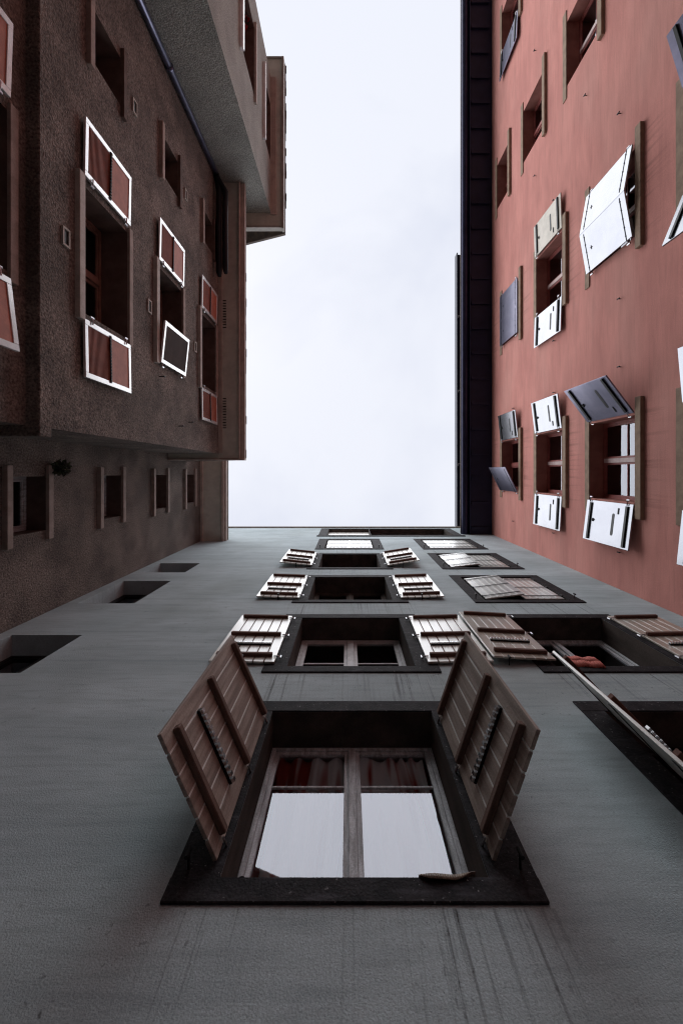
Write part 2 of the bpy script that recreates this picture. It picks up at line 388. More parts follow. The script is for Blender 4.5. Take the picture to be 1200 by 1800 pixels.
def window(house, F, a, b, c, d, dep, frame_m, glass_m=None, fw=.06, mull=.09, bars=(.62,), mull_m=None, leaf=.05, deep=1.2, room_m=None):
    """two-light casement window closing a wall opening: frame with panes and the dark room behind"""
    mb = MB(); n0, n1 = -dep - .06, -dep
    mb.box(F, a, a + fw, c, d, n0, n1); mb.box(F, b - fw, b, c, d, n0, n1)
    mb.box(F, a + fw, b - fw, c, c + fw, n0, n1); mb.box(F, a + fw, b - fw, d - fw, d, n0, n1)
    win = None
    lights = []
    mid = (a + b) / 2
    if mull:
        mb.box(F, mid - mull / 2, mid + mull / 2, c + fw, d - fw, n0, n1 + .012, 1)
        lights = [(a + fw, mid - mull / 2), (mid + mull / 2, b - fw)]
    else: lights = [(a + fw, b - fw)]
    for (x0, x1) in lights:                       # casement stiles and rails
        m0, m1 = n0 + .01, n1 - .015
        mb.box(F, x0, x0 + leaf, c + fw, d - fw, m0, m1); mb.box(F, x1 - leaf, x1, c + fw, d - fw, m0, m1)
        mb.box(F, x0 + leaf, x1 - leaf, c + fw, c + fw + leaf, m0, m1); mb.box(F, x0 + leaf, x1 - leaf, d - fw - leaf, d - fw, m0, m1)
        for t in bars:
            vv = c + fw + leaf + (d - c - 2 * fw - 2 * leaf) * t
            mb.box(F, x0 + leaf, x1 - leaf, vv - .012, vv + .012, m0 + .01, m1 - .004)
    win = mb.build('window', [frame_m, mull_m or frame_m], house, bevel=.004)
    for (x0, x1) in lights:
        p = MB(); g = -dep - .042
        q4 = [F(x0 + leaf, c + fw + leaf, g), F(x1 - leaf, c + fw + leaf, g), F(x1 - leaf, d - fw - leaf, g), F(x0 + leaf, d - fw - leaf, g)]
        if (q4[1] - q4[0]).cross(q4[3] - q4[0]).dot(F(0, 0, 1) - F(0, 0, 0)) < 0: q4.reverse()      # pane faces the yard
        p.quad(q4)
        p.build('pane', glass_m or M['glass'], win)
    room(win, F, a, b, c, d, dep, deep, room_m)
    return win

# ------------------------------------------------------------------ shutters (hinge axis at the local origin, leaf along +x, outer face towards s*y)
def lf(s):  # local frame: u along the leaf, v up, n towards the outer face
    return lambda u, v, n: Vector((u, s * n, v))
PROTO = {}
def wood_shutter(s, W, H, body, bat, closed=False, n=6):
    f = lf(s); mb = MB(); T = .026; g = .014
    pw = (W - g * (n - 1)) / n
    for i in range(n):
        u = i * (pw + g); mb.box(f, u, u + pw, random.uniform(0, .006), H - random.uniform(0, .006), 0, T)
    root = mb.build('shutter', body, None, bevel=.003)
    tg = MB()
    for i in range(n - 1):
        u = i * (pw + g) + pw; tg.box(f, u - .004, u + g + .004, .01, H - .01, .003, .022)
    tg.build('gap_strip', M['wood_batten'] if body == M['wood_cream'] else M['strip'], root, local=True)  # white fill stands for light in the plank gaps; brown on cream leaves
    for t, hh in ((.09, .055), (.50, .055), (.93, .055)):
        m2 = MB(); m2.box(f, .05, W - .05, H * t - hh / 2, H * t + hh / 2, -.046, 0); m2.build('batten', bat, root, bevel=.006, local=True)
    lk = MB(); v = H * .30
    for k in range(1):
        lk.box(f, W * .16, W * .84, v - .02, v + .02, -.022, -.0005, 0)
    for k in range(13):
        u = W * .18 + W * .64 * k / 12
        lk.box(f, u - .013, u + .013, v - .018, v + .018, -.042, -.0225, 1)
    lk.build('locking_bar', [M['iron'], M['stud']], root, local=True)
    for t in (.10, .5, .9):
        st = MB(); st.box(f, -.01, W * .88, H * t - .014, H * t + .014, T + .001, T + .007)
        st.build('strap_hinge', M['iron'], root, local=True)
    for t in (.08, .5, .92):
        hk = MB()
        hk.tube([f(-.055, H * t, .0), f(-.02, H * t, -.012), f(.03, H * t, -.012)], .009, 6)
        hk.tube([f(-.055, H * t - .035, 0), f(-.055, H * t + .035, 0)], .013, 8)
        hk.build('hinge_pin', M['steel'], root, local=True)
    return root
def closed_shutter(s, W, H, body):
    f = lf(s); mb = MB(); T = .026; n = 6; g = .004
    pw = (W - g * (n - 1)) / n
    for i in range(n):
        u = i * (pw + g); mb.box(f, u, u + pw, random.uniform(0, .006), H - random.uniform(0, .006), 0, T)
    root = mb.build('shutter', body, None, bevel=.003)
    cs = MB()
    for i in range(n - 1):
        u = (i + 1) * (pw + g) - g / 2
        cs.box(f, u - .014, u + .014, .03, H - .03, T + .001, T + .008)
    cs.build('glint_strip', M['strip'], root, local=True)  # strips added to give the plank joints a bright glint by colour
    for t in (.10, .5, .9):
        st = MB(); st.box(f, -.02, W * .97, H * t - .012, H * t + .012, T + .009, T + .016)
        st.tube([f(-.02, H * t - .03, T + .012), f(-.02, H * t + .03, T + .012)], .016, 8)
        st.build('strap_hinge', M['iron'], root, local=True)
    return root
def metal_shutter(s, W, H, body):
    f = lf(s); mb = MB(); T = .03
    mb.box(f, 0, W, 0, H, 0, T)
    root = mb.build('shutter', body, None, bevel=.004)
    for v in (H * .10, H * .88):
        bt = MB(); bt.box(f, .05, W - .03, v - .035, v + .035, -.028, -.0005)
        bt.build('cross_bar', M['black_bar'], root, local=True, bevel=.004)
    sl = MB()
    a, b, v = W * .30, W * .72, H * .36
    pts = [(b + .04 * math.cos(t), v + .04 * math.sin(t)) for t in [math.pi * (k / 8 - .5) for k in range(9)]] + \
          [(a + .04 * math.cos(t), v + .04 * math.sin(t)) for t in [math.pi * (k / 8 + .5) for k in range(9)]]
    sl.quad([f(x, y, -.004) for x, y in pts]); sl.quad([f(x, y, -.0005) for x, y in reversed(pts)])
    for i in range(len(pts)):
        p, q = pts[i], pts[(i + 1) % len(pts)]
        sl.quad([f(*p, -.004), f(*q, -.004), f(*q, -.0005), f(*p, -.0005)])
    sl.build('slot', M['black_bar'], root, local=True)
    kn = MB(); u, v = W * .48, H * .80
    kn.box(f, u - .035, u + .035, v - .008, v + .008, -.02, -.001); kn.box(f, u - .008, u + .008, v - .045, v + .045, -.021, -.0205)
    kn.tube([f(u, v, -.03), f(u, v, -.001)], .018, 8)
    kn.build('latch', M['iron'], root, local=True)
    kn = MB(); kn.box(f, W * .12, W * .26, H * .26, H * .275, -.012, -.001); kn.build('pull_handle', M['iron'], root, local=True)
    for t in (.10, .90):
        st = MB(); st.box(f, -.02, W * .94, H * t - .009, H * t + .009, T + .001, T + .006)
        for k in range(5): st.tube([f(W * (.1 + .19 * k), H * t, T + .001), f(W * (.1 + .19 * k), H * t, T + .012)], .012, 6)
        st.build('strap_hinge', M['iron'], root, local=True)
    st = MB(); u, v = W * .5, H * .78
    st.box(f, u - .04, u + .04, v - .006, v + .006, T + .001, T + .008); st.box(f, u - .006, u + .006, v - .04, v + .04, T + .0085, T + .012)
    st.build('cross_plate', M['iron'], root, local=True)
    for t in (.10, .90):
        hk = MB()
        hk.tube([f(-.07, H * t, .0), f(-.02, H * t, -.018), f(.04, H * t, -.018)], .012, 6)
        hk.tube([f(-.07, H * t - .045, 0), f(-.07, H * t + .045, 0)], .017, 8)
        hk.build('hinge_pin', M['steel'], root, local=True)
    return root
def louvre_shutter(s, W, H):
    f = lf(s); mb = MB(); T = .035; r = .075
    mb.box(f, 0, r, 0, H, 0, T); mb.box(f, W - r, W, 0, H, 0, T)
    mb.box(f, r, W - r, 0, r, 0, T); mb.box(f, r, W - r, H - r, H, 0, T)
    root = mb.build('shutter', M['white_wood'], None, bevel=.004)
    sl = MB(); k = 0; v = r + .004
    sl.box(f, r, W - r, H * .53, H - r, .010, .022)
    while v < H * .5:
        c = [f(u, v + dv, nn) for (nn, dvs) in ((.006, (0, .010)), (.028, (.016, .026))) for dv in dvs for u in (r, W - r)]
        sl.hexa([c[0], c[1], c[2], c[3], c[4], c[5], c[6], c[7]]); v += .030
    sl.build('louvre_panel', M['louvre'], root, local=True)
    bk = MB(); bk.box(f, r, W - r, r, H - r, .029, .033); bk.build('backing_board', M['backing'], root, local=True)
    lk = MB(); v = H * .5
    lk.box(f, r * .6, W - r * .6, v - .018, v + .018, -.014, -.0005)
    for j in range(15):
        u = r + (W - 2 * r) * j / 14; lk.box(f, u - .009, u + .009, v - .011, v + .011, -.024, -.0145, 1)
    lk.build('locking_bar', [M['iron'], M['frame_brown']], root, local=True)
    for t in (.13, .87):
        hk = MB()
        hk.tube([f(-.06, H * t, .0), f(-.02, H * t, -.014), f(.04, H * t, -.014)], .011, 6)
        hk.tube([f(-.06, H * t - .04, 0), f(-.06, H * t + .04, 0)], .016, 8)
        hk.build('hinge_pin', M['steel'], root, local=True)
    return root

def get_proto(key, s):
    k = (key, s)
    if k not in PROTO:
        kind, W, H = key
        if kind == 'cream': o = wood_shutter(s, W, H, M['wood_cream'], M['wood_batten'])
        elif kind == 'tan': o = wood_shutter(s, W, H, M['wood_tan'], M['wood_batten'])
        elif kind == 'worn': o = wood_shutter(s, W, H, M['wood_worn'], M['worn_batten'])
        elif kind == 'closed': o = closed_shutter(s, W, H, M['wood_grey'])
        elif kind == 'metal': o = metal_shutter(s, W, H, M['sheet'])
        elif kind == 'beige': o = metal_shutter(s, W, H, M['sheet_beige'])
        elif kind == 'dull': o = metal_shutter(s, W, H, M['sheet_dark'])
        else: o = louvre_shutter(s, W, H)
        PROTO[k] = [o, False]
    return PROTO[k]
def put_shutter(house, key, hinge, z, c, n, deg, label=None):
    """hang a leaf: hinge (x, y), c = direction of the leaf when shut, n = out of the wall, deg = how far it is open"""
    s = 1 if (-c[1] * n[0] + c[0] * n[1]) > 0 else -1
    pr = get_proto(key, s)
    if not pr[1]: o = pr[0]; pr[1] = True
    else:
        o = pr[0].copy(); col.objects.link(o)
        for ch in pr[0].children:
            d = ch.copy(); col.objects.link(d); d.parent = o
        if 'label' in o: del o['label']
    t = R(deg); dx = c[0] * math.cos(t) + n[0] * math.sin(t); dy = c[1] * math.cos(t) + n[1] * math.sin(t)
    o.parent = house; o.location = Vector((hinge[0], hinge[1], EYE + z)) - house.location
    o.rotation_euler = (0, 0, math.atan2(dy, dx))
    if label: o['label'] = label
    return o

# ------------------------------------------------------------------ ground
mb = MB(); mb.quad([(-150, -150, 0), (150, -150, 0), (150, 150, 0), (-150, 150, 0)])
g = mb.build('ground', M['asphalt']); g['kind'] = 'structure'

# ================================================================== GREY HOUSE
grey = thing('grey_house', 'grey rendered house with dark window surrounds and plank shutters, across the bottom of the view', 'house', (0, 2.345, 0))
GREY_TOP = 19.35
OA, OB = (-.74, .81), (2.505, 4.06)
holes = []
sills = [SILL1 + STOREY * k for k in range(5)]
OPH = 1.84
for c_ in (OA, OB):
    for k in range(5): holes.append((c_[0], c_[1], sills[k], sills[k] + OPH, .35))
ATT = (16.92, 18.85)
holes += [(OA[0] - .06, OA[1] + .02, *ATT, .35), (.86, 3.95, *ATT, .35)]
NICHES = [(-4.86, -3.84, 5.33, 6.58, .30), (-4.86, -3.84, 8.17, 9.87, .30), (-4.86, -3.84, 10.72, 11.8, .30)]
mb = MB(); wall_sheet(mb, G, -5.06, 5.45, FLOOR, GREY_TOP, holes)
wall_sheet(mb, G, -5.06, -5.06, 0, 0, [])
mb.v.clear(); mb.f.clear(); mb.mi.clear()
wall_sheet(mb, G, -5.06, 5.45, FLOOR, GREY_TOP, holes + NICHES)
# the three plain openings at the left have rendered reveals
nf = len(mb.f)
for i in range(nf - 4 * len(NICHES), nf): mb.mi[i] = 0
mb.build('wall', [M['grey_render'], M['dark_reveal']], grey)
for (a, b, c, d, dep) in NICHES:
    window(grey, G, a, b, c, d, dep, M['iron'], fw=.05, mull=.05, bars=(), leaf=.03)

def surround(house, a, b, c, d, wd, top, bot):
    m1 = MB()
    m1.box(G, a - wd, a, c, d, .0, .012); m1.box(G, b, b + wd, c, d, .0, .012); m1.box(G, a - wd, b + wd, d, d + top, .0, .014)
    m1.build('window_surround', M['dark_surround'], house, bevel=.003)
    m2 = MB(); m2.box(G, a - wd - .001, b + wd + .001, c - bot, c, -.0, .020); m2.build('sill', M['dark_surround'], house, bevel=.005)
for k in range(5):
    surround(grey, OA[0], OA[1], sills[k], sills[k] + OPH, .28, .19, .155)
    surround(grey, OB[0], OB[1], sills[k], sills[k] + OPH, .22, .19, .155)
m1 = MB(); m1.box(G, -1.12, -.8, ATT[0], ATT[1], 0, .012); m1.box(G, .83, .86, ATT[0], ATT[1], 0, .012); m1.box(G, 3.95, 4.25, ATT[0], ATT[1], 0, .012)
m1.box(G, -1.12, 4.25, ATT[1], ATT[1] + .2, 0, .014); m1.build('window_surround', M['dark_surround'], grey)
m2 = MB(); m2.box(G, -1.16, 4.3, ATT[0] - .2, ATT[0], 0, .03); m2.build('sill', M['dark_surround'], grey)
# attic: a tan board closes the left half
m3 = MB(); m3.box(G, OA[0] - .06, OA[1] + .02, ATT[0], ATT[1], -.16, -.12); m3.build('attic_board', M['wood_cream'], grey)
window(grey, G, .86, 3.95, ATT[0], ATT[1], .35, M['iron'], fw=.05, mull=.06, bars=())
# windows
w1 = window(grey, G, OA[0], OA[1], sills[0], sills[0] + OPH, .35, M['frame_grey'], M['glass_old'], fw=.04, mull=.065, bars=(.735,), leaf=.04, deep=.6, room_m=M['pale_plaster'])
w1['label'] = 'weathered window with curtains behind sky-reflecting panes'
window(grey, G, OA[0], OA[1], sills[1], sills[1] + OPH, .35, M['frame_white'], fw=.05, mull=.10, bars=(.55,), leaf=.05)
window(grey, G, OA[0], OA[1], sills[2], sills[2] + OPH, .35, M['dark_reveal'], fw=.05, mull=.06, bars=(.5,))
window(grey, G, OA[0], OA[1], sills[3], sills[3] + OPH, .35, M['iron'], fw=.05, mull=.06, bars=())
window(grey, G, OB[0], OB[1], sills[0], sills[0] + OPH, .35, M['iron'], fw=.05, mull=.06, bars=())
window(grey, G, OB[0], OB[1], sills[1], sills[1] + OPH, .35, M['frame_grey'], fw=.05, mull=.06, bars=())
for (c_, k) in ((OA, 4), (OB, 2), (OB, 3), (OB, 4)):
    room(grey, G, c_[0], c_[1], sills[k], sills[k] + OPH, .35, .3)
# shutters of the grey house
SH = 1.72; SW = .80
cN = (0, -1); L, Rr = (1, 0), (-1, 0)
yh = 2.345 - .045
put_shutter(grey, ('worn', .825, 1.67), (-.78, yh + .01), 2.71, L, cN, 114, 'worn brown shutter swung out at the left of the nearest window')
put_shutter(grey, ('worn', .825, 1.67), (.855, yh + .01), 2.71, Rr, cN, 109, 'worn brown shutter swung out at the right of the nearest window')
for k, (al, ar) in ((1, (179, 179)), (2, (178, 178)), (3, (174, 171))):
    put_shutter(grey, ('cream', .80, 1.78), (-.90, yh - (.02 if k == 3 else 0)), sills[k] + .06, L, cN, al)
    put_shutter(grey, ('cream', .80, 1.78), (.97, yh - (.02 if k == 3 else 0)), sills[k] + .06, Rr, cN, ar)
put_shutter(grey, ('tan', .76, 1.78), (2.53, yh - .03), sills[1] + .06, L, cN, 177)
put_shutter(grey, ('tan', .76, 1.78), (4.16, yh), sills[1] + .06, Rr, cN, 179)
put_shutter(grey, ('cream', .78, 1.75), (2.54, 2.29), 2.69, L, cN, 134, 'pale shutter seen edge on at the lower right')
for (c_, k, aj) in ((OA, 4, 0), (OB, 2, 7), (OB, 3, 6), (OB, 4, 0)):
    wid = (c_[1] - c_[0]) / 2 - .055
    put_shutter(grey, ('closed', round(wid, 3), 1.60), (c_[0] + .05, 2.345 + .02), sills[k] + .12, L, cN, aj)
    put_shutter(grey, ('closed', round(wid, 3), 1.60), (c_[1] - .05, 2.345 + .02), sills[k] + .12, Rr, cN, 0)
    for u in (c_[0] - .14, c_[1] + .14):
        m = MB(); m.tube([G(u, sills[k] + .12, 0), G(u, sills[k] + .12, .09)], .008, 6); m.tube([G(u, sills[k] + .09, .09), G(u, sills[k] + .15, .09)], .016, 8)
        m.build('shutter_catch', M['iron'], grey)
for k in (0, 1, 2, 3):                    # hold-back catches beside the open windows
    for c_ in ((OA,) if k != 1 else (OA, OB)):
        for u in (c_[0] - (.20 if k == 0 else .55), c_[1] + (.20 if k == 0 else .55)):
            m = MB(); v = sills[k] + .06
            m.tube([G(u, v, 0), G(u, v, .11)], .008, 6); m.tube([G(u, v - .04, .11), G(u, v + .03, .11)], .013, 8)
            m.build('shutter_catch', M['iron'], grey)
# stay hooks on the second window
for (ua, ub) in ((-.70, -.38), (.77, .45)):
    m = MB(); m.tube([G(ua, sills[1] + .50, -.28), G((ua + ub) / 2, sills[1] + .47, -.23), G(ub, sills[1] + .52, -.25)], .011, 6); m.build('stay_hook', M['iron'], grey)
# ring hooks on the frame of the nearest window, and a wire loop at the lower right window
for u in (-.70, .77):
    m = MB(); c0 = G(u, sills[0] + .36, -.33)
    m.tube([c0 + Vector((.022 * math.cos(t), -.01, .022 * math.sin(t))) for t in [k * math.pi / 6 for k in range(13)]], .005, 6, cap=False); m.build('ring_hook', M['iron'], grey)
m = MB(); m.tube([G(2.66, 3.2, .02), G(2.66, 3.2, .12), G(2.70, 3.32, .13), G(2.70, 3.32, .02)], .007, 6); m.build('wire_loop', M['steel'], grey)
# torn flashing curling over the front of the sill
m = MB(); N = 24
def fpt(t, e):
    b = math.sin(math.pi * t ** .8)
    return G(.405 + .33 * t, sills[0] + .004 + .012 * t * t - e * (.048 * b + .006 * math.sin(11 * t)), (.004, .026 + .012 * b + .006 * math.sin(8 * t))[e > 0] if e < 2 else .03 + .03 * b)
for i in range(N):
    for e0, e1 in ((0, .25), (.25, 1)):
        m.quad([fpt(i / N, e0), fpt((i + 1) / N, e0), fpt((i + 1) / N, e1), fpt(i / N, e1)])
fl = m.build('torn_flashing', M['foil'], grey, smooth=True)
sd = fl.modifiers.new('solid', 'SOLIDIFY'); sd.thickness = .004
# curtains behind the nearest window
def curtain(u0, u1, lean):
    m = MB(); nu, nv = 60, 14; n_ = -.425; v0, v1 = sills[0] + .05, sills[0] + OPH - .07
    P = []
    for j in range(nv + 1):
        t = j / nv; row = []
        for i in range(nu + 1):
            s_ = i / nu
            uu = u0 + (u1 - u0) * (s_ * (.82 + .18 * t) + .09 * (1 - t)) + lean * .05 * math.sin(3 * t + s_ * 5)
            nn = n_ + .024 * math.sin(s_ * 24 + 1.5 * math.sin(3 * t + 5 * s_))
            row.append(G(uu, v0 + (v1 - v0) * t, nn))
        P.append(row)
    for j in range(nv):
        for i in range(nu):
            m.quad([P[j][i], P[j][i + 1], P[j + 1][i + 1], P[j + 1][i]])
    return m
for (a, b, ln) in ((-.69, -.02, 1), (.09, .76, -1)):
    curtain(a, b, ln).build('sheer_curtain', M['cloth_white'], w1, smooth=True)
m = MB(); N = 90
for i in range(N):
    def q(k, v): s_ = k / N; return G(-.72 + 1.51 * s_, v, -.56 + .03 * math.sin(s_ * 60))
    m.quad([q(i, sills[0]), q(i + 1, sills[0]), q(i + 1, sills[0] + 1.82), q(i, sills[0] + 1.82)])
m.build('red_curtain', M['cloth_red'], w1, smooth=True)
# roof of the grey house
m = MB(); m.hexa([Vector((x, y, EYE + z)) for (y, zz) in ((2.30, 0), (9.0, 3.6)) for z in (GREY_TOP + zz, GREY_TOP + zz + .16) for x in (-5.4, 5.9)])
m.build('roof', M['tile'], grey)
m = MB(); m.box(G, -5.06, 5.45, GREY_TOP - .05, GREY_TOP - .002, 0.002, .02); m.build('eave_board', M['fascia'], grey)

# red cloth on the sill
m = MB(); N = 12
def cl_pt(i, k):
    t = i / N
    n_ = (.034, .060, .055, .02)[k] + .008 * math.sin(i * 1.3 + k)
    v_ = sills[1] + (-.05, .06, .20, .275)[k] + .018 * math.sin(t * 5 + k * .6) - .06 * abs(t - .35) * (k == 3)
    return G(2.66 + .40 * t + .02 * k * (1 - t), v_, n_)
for k in range(3):
    for i in range(N): m.quad([cl_pt(i, k), cl_pt(i + 1, k), cl_pt(i + 1, k + 1), cl_pt(i, k + 1)])
o = m.build('red_cloth', M['red_box'], None, smooth=True); sd = o.modifiers.new('solid', 'SOLIDIFY'); sd.thickness = .02
o['label'] = 'faded red cloth hung over the sill of the dark open window at the right'; o['category'] = 'cloth'

# ================================================================== RED HOUSE
red = thing('red_house', 'red rendered house with grey metal shutters and a black eave, at the right', 'house', (5.45, -6, 0))
RTOP = 17.3
ca, cb, cc, cd = (-1.10, .57), (-6.17, -4.50), (-11.25, -9.65), (-16.3, -14.75)
rows = {0: 5.65, 1: 8.56, 2: 11.46, 3: 14.42}
rowsc = {1: 9.86, 2: 12.68, 3: 15.42}
rh = []
for cset in (ca, cb):
    for k in rows: rh.append((cset[0], cset[1], rows[k], rows[k] + 1.72, .30))
for k in rowsc: rh.append((cc[0], cc[1], rowsc[k], rowsc[k] + (1.5 if k < 3 else 1.25), .30))
rh.append((cd[0], cd[1], rows[3], rows[3] + 1.72, .30))
mb = MB(); wall_sheet(mb, RD, -26, 2.345, FLOOR, RTOP + .3, rh)
WG = plane(0, 1, -26)         # unseen wall, added to block low sky light and darken the lower walls
wh = [(u, u + 1.6, v, v + 1.72, .3) for u in (-5.5, -1.5, 2.3) for v in rows.values()]
wall_sheet(mb, WG, -9, 5.45, FLOOR, RTOP + .3, wh, 2, 2)
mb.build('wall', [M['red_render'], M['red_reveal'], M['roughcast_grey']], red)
for h_ in wh: window(red, WG, *h_, M['frame_red'], mull=.10, bars=(.5,))  # windows of the added light-blocking wall
for (a, b, c, d, dep) in rh:
    window(red, RD, a, b, c, d, dep, M['frame_red'], M['glass_red'], fw=.05, mull=.10, bars=(.5,), mull_m=M['frame_pale'] if c < 12 else M['frame_red'], leaf=.04)
    s1 = MB(); s1.box(RD, a - .32, b + .30, c - .17, c, -.02, .075); s1.build('sill', M['beige_stone'], red, bevel=.006)
    s2 = MB(); s2.box(RD, a - .30, b + .30, d, d + .19, 0, .022); s2.build('lintel', M['beige_stone'], red, bevel=.004)
nR = (-1, 0); U, Dn = (0, 1), (0, -1)       # U: hinged at the far end, Dn: hinged at the end near the grey wall
xh = 5.45 - .075
def red_pair(cset, v, up, dn, ku='metal', kd='metal', lu=None, ld=None):
    kk = lambda k: (k, .88, 1.66)
    if up is not None: put_shutter(red, kk(ku), (xh, cset[0] - .03), v + .03, U, nR, up, lu)
    if dn is not None: put_shutter(red, kk(kd), (xh, cset[1] + .03), v + .03, Dn, nR, dn, ld)
red_pair(ca, rows[1], 143, 173, 'dull', 'metal', 'dark metal shutter standing away from the wall')
red_pair(ca, rows[2], 173, 177)
red_pair(ca, rows[3], 174, 26, 'metal', 'dull')
red_pair(cb, rows[1], 10, 10)
red_pair(cb, rows[2], 178, 178, 'beige', 'metal', 'beige shutter lying flat against the wall')
red_pair(cb, rows[3], 0, 0, 'dull', 'dull')
red_pair(ca, rows[0], 175, 174)
red_pair(cb, rows[0], 163, 158, 'dull', 'metal')
red_pair(cd, rows[3], None, 177, 'dull', 'dull')
for cset, rws in ((ca, (1, 2, 3)), (cb, (1, 2)), (cc, (1, 2))):
    for k in rws:
        v = (rowsc if cset is cc else rows)[k] + .55
        for u in (cset[0] - 1.02, cset[1] + 1.02):
            m = MB(); m.tube([RD(u, v, -.01), RD(u, v, .06)], .009, 6); m.tube([RD(u, v - .05, .06), RD(u, v + .03, .06)], .013, 6); m.build('shutter_catch', M['iron'], red)
# eave
E = plane(-1, 0, 5.45)
m = MB(); m.box(E, -26, 2.343, RTOP - .02, RTOP + .03, .002, .83); m.build('soffit', M['eave_dark'], red)
y = -25.5
while y < 2.2:
    m = MB(); m.box(E, y, y + .12, RTOP - .10, RTOP - .021, .12, .80); y += .95
    m.build('rafter_end', M['eave_dark'], red)
m = MB(); m.box(E, -26, 2.343, RTOP - .10, RTOP + .25, .831, .86); m.build('fascia', M['eave_dark'], red)
m = MB(); seg = 12; gx, gz = 5.45 - 1.0, EYE + RTOP + .10
for i in range(seg):
    t0, t1 = math.pi + math.pi * i / seg, math.pi + math.pi * (i + 1) / seg
    p = [(gx + .14 * math.cos(t), gz + .14 * math.sin(t)) for t in (t0, t1)]
    m.quad([(p[0][0], -26, p[0][1]), (p[1][0], -26, p[1][1]), (p[1][0], 2.34, p[1][1]), (p[0][0], 2.34, p[0][1])])
m.tube([(gx - .14, -26, gz), (gx - .14, 2.34, gz)], .018, 8); m.build('gutter', M['gutter_dark'], red, smooth=True)
m = MB()
m.hexa([Vector((x, y, EYE + z)) for (x, zz) in ((4.34, .22), (9.5, 3.2)) for z in (RTOP + zz, RTOP + zz + .15) for y in (-26, 2.5)]); m.build('roof', M['tile'], red)
# upper eave of the raised attic
m = MB(); m.box(E, -9.7, 2.40, 20.25, 20.40, .0, .62); m.box(E, -9.72, 2.40, 20.1, 20.5, .621, .66); m.box(E, -9.75, 2.3, 17.6, 20.25, -.1, 0.0); m.build('attic_eave', M['eave_dark'], red)
for u in (-6.95, -3.65, -.40):
    m = MB(); m.tube([E(u, 20.2, .50), E(u, 20.12, .60), E(u + .09, 20.12, .60)], .022, 6); m.build('gutter_bracket', M['white_metal'], red)

# ================================================================== BROWN HOUSE (set-back wall, bay, base)
brown = thing('brown_house', 'dark brown roughcast house with a jutting bay and white framed shutters, at the left', 'house', (-5.06, -3, 0))
LT = 15.6
nr = [6.78, 9.3, 11.82, 14.1]
lh = [(.06, .96, v, v + .84, .32) for v in nr]
mb = MB(); wall_sheet(mb, LR, -9, 2.345, FLOOR, LT + .3, lh)
BT, BB = 12.8, 5.46
pc, qc = (-3.95, -2.20), (-6.62, -5.86)
pr_ = [6.18, 8.62, 11.12]
ph = [(pc[0], pc[1], v, v + 1.30, .42) for v in pr_]
qr = [6.42, 8.86, 11.32]
qh = [(qc[0], qc[1], v, v + .84, .42) for v in qr]
wall_sheet(mb, LO, -8.16, -.54, BB, BT + .2, ph + qh)
OR_ = plane(0, 1, -.54)
mb.quad([OR_(-5.06, BB, 0), OR_(-3.63, BB, 0), OR_(-3.63, BT + .2, 0), OR_(-5.06, BT + .2, 0)])
bh = [(pc[0], pc[1], 3.55, 4.95, .42)]
wall_sheet(mb, LB, -8.16, -.55, FLOOR, 5.25, bh)
mb.quad([(-5.06, -.55, 0), (-3.71, -.55, 0), (-3.71, -.55, EYE + 5.25), (-5.06, -.55, EYE + 5.25)])
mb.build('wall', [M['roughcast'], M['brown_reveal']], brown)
m = MB(); m.hexa([Vector((x, y, EYE + z)) for x in (-5.06, -3.55) for y in (-8.16, -.42) for z in (5.24, 5.46)])
m.build('bay_ledge', [M['roughcast']], brown, bevel=.01)
for (a, b, c, d, dep) in ph + bh:
    F = LO if c > 5.3 else LB
    window(brown, F, a, b, c, d, dep, M['frame_brown'], fw=.06, mull=.09, bars=(), leaf=.05)
    s1 = MB(); s1.box(F, a - .10, b + .13, c - .13, c, -.02, .07); s1.build('sill', M['pale_stone'], brown, bevel=.006)
    s2 = MB(); s2.box(F, a - .08, b + .12, d, d + .12, 0, .045); s2.build('lintel', M['pink_stone'], brown, bevel=.005)
for (a, b, c, d, dep) in qh:
    window(brown, LO, a, b, c, d, dep, M['frame_brown'], fw=.05, mull=0, bars=(), leaf=.04)
    s1 = MB(); s1.box(LO, a - .16, b + .18, c - .11, c, -.02, .07); s1.build('sill', M['pink_stone'], brown, bevel=.006)
    s2 = MB(); s2.box(LO, a - .16, b + .18, d, d + .11, 0, .06); s2.build('lintel', M['brown_reveal'], brown, bevel=.005)
for (a, b, c, d, dep) in lh:
    window(brown, LR, a, b, c, d, dep, M['frame_grey'], fw=.05, mull=0, bars=(), leaf=.04)
    s1 = MB(); s1.box(LR, a - .17, b + .17, c - .12, c, -.02, .08); s1.build('sill', M['pink_stone'], brown, bevel=.006)
    s2 = MB(); s2.box(LR, a - .19, b + .15, d, d + .12, 0, .06); s2.build('lintel', M['pink_stone'], brown, bevel=.005)
nL = (1, 0); xl = -3.63 + .06
LK = ('louvre', .80, 1.30)
def brown_pair(v, up, dn, x=xl, lu=None, ld=None):
    put_shutter(brown, LK, (x, pc[0] - .10), v, U, nL, up, lu)
    put_shutter(brown, LK, (x, pc[1] + .10), v, Dn, nL, dn, ld)
brown_pair(pr_[0], 179, 179)
brown_pair(pr_[1], 179, 6, ld='shutter swung almost shut over its window')
brown_pair(pr_[2], 179, 179)
brown_pair(3.62, 178, 173, -3.71 + .07)
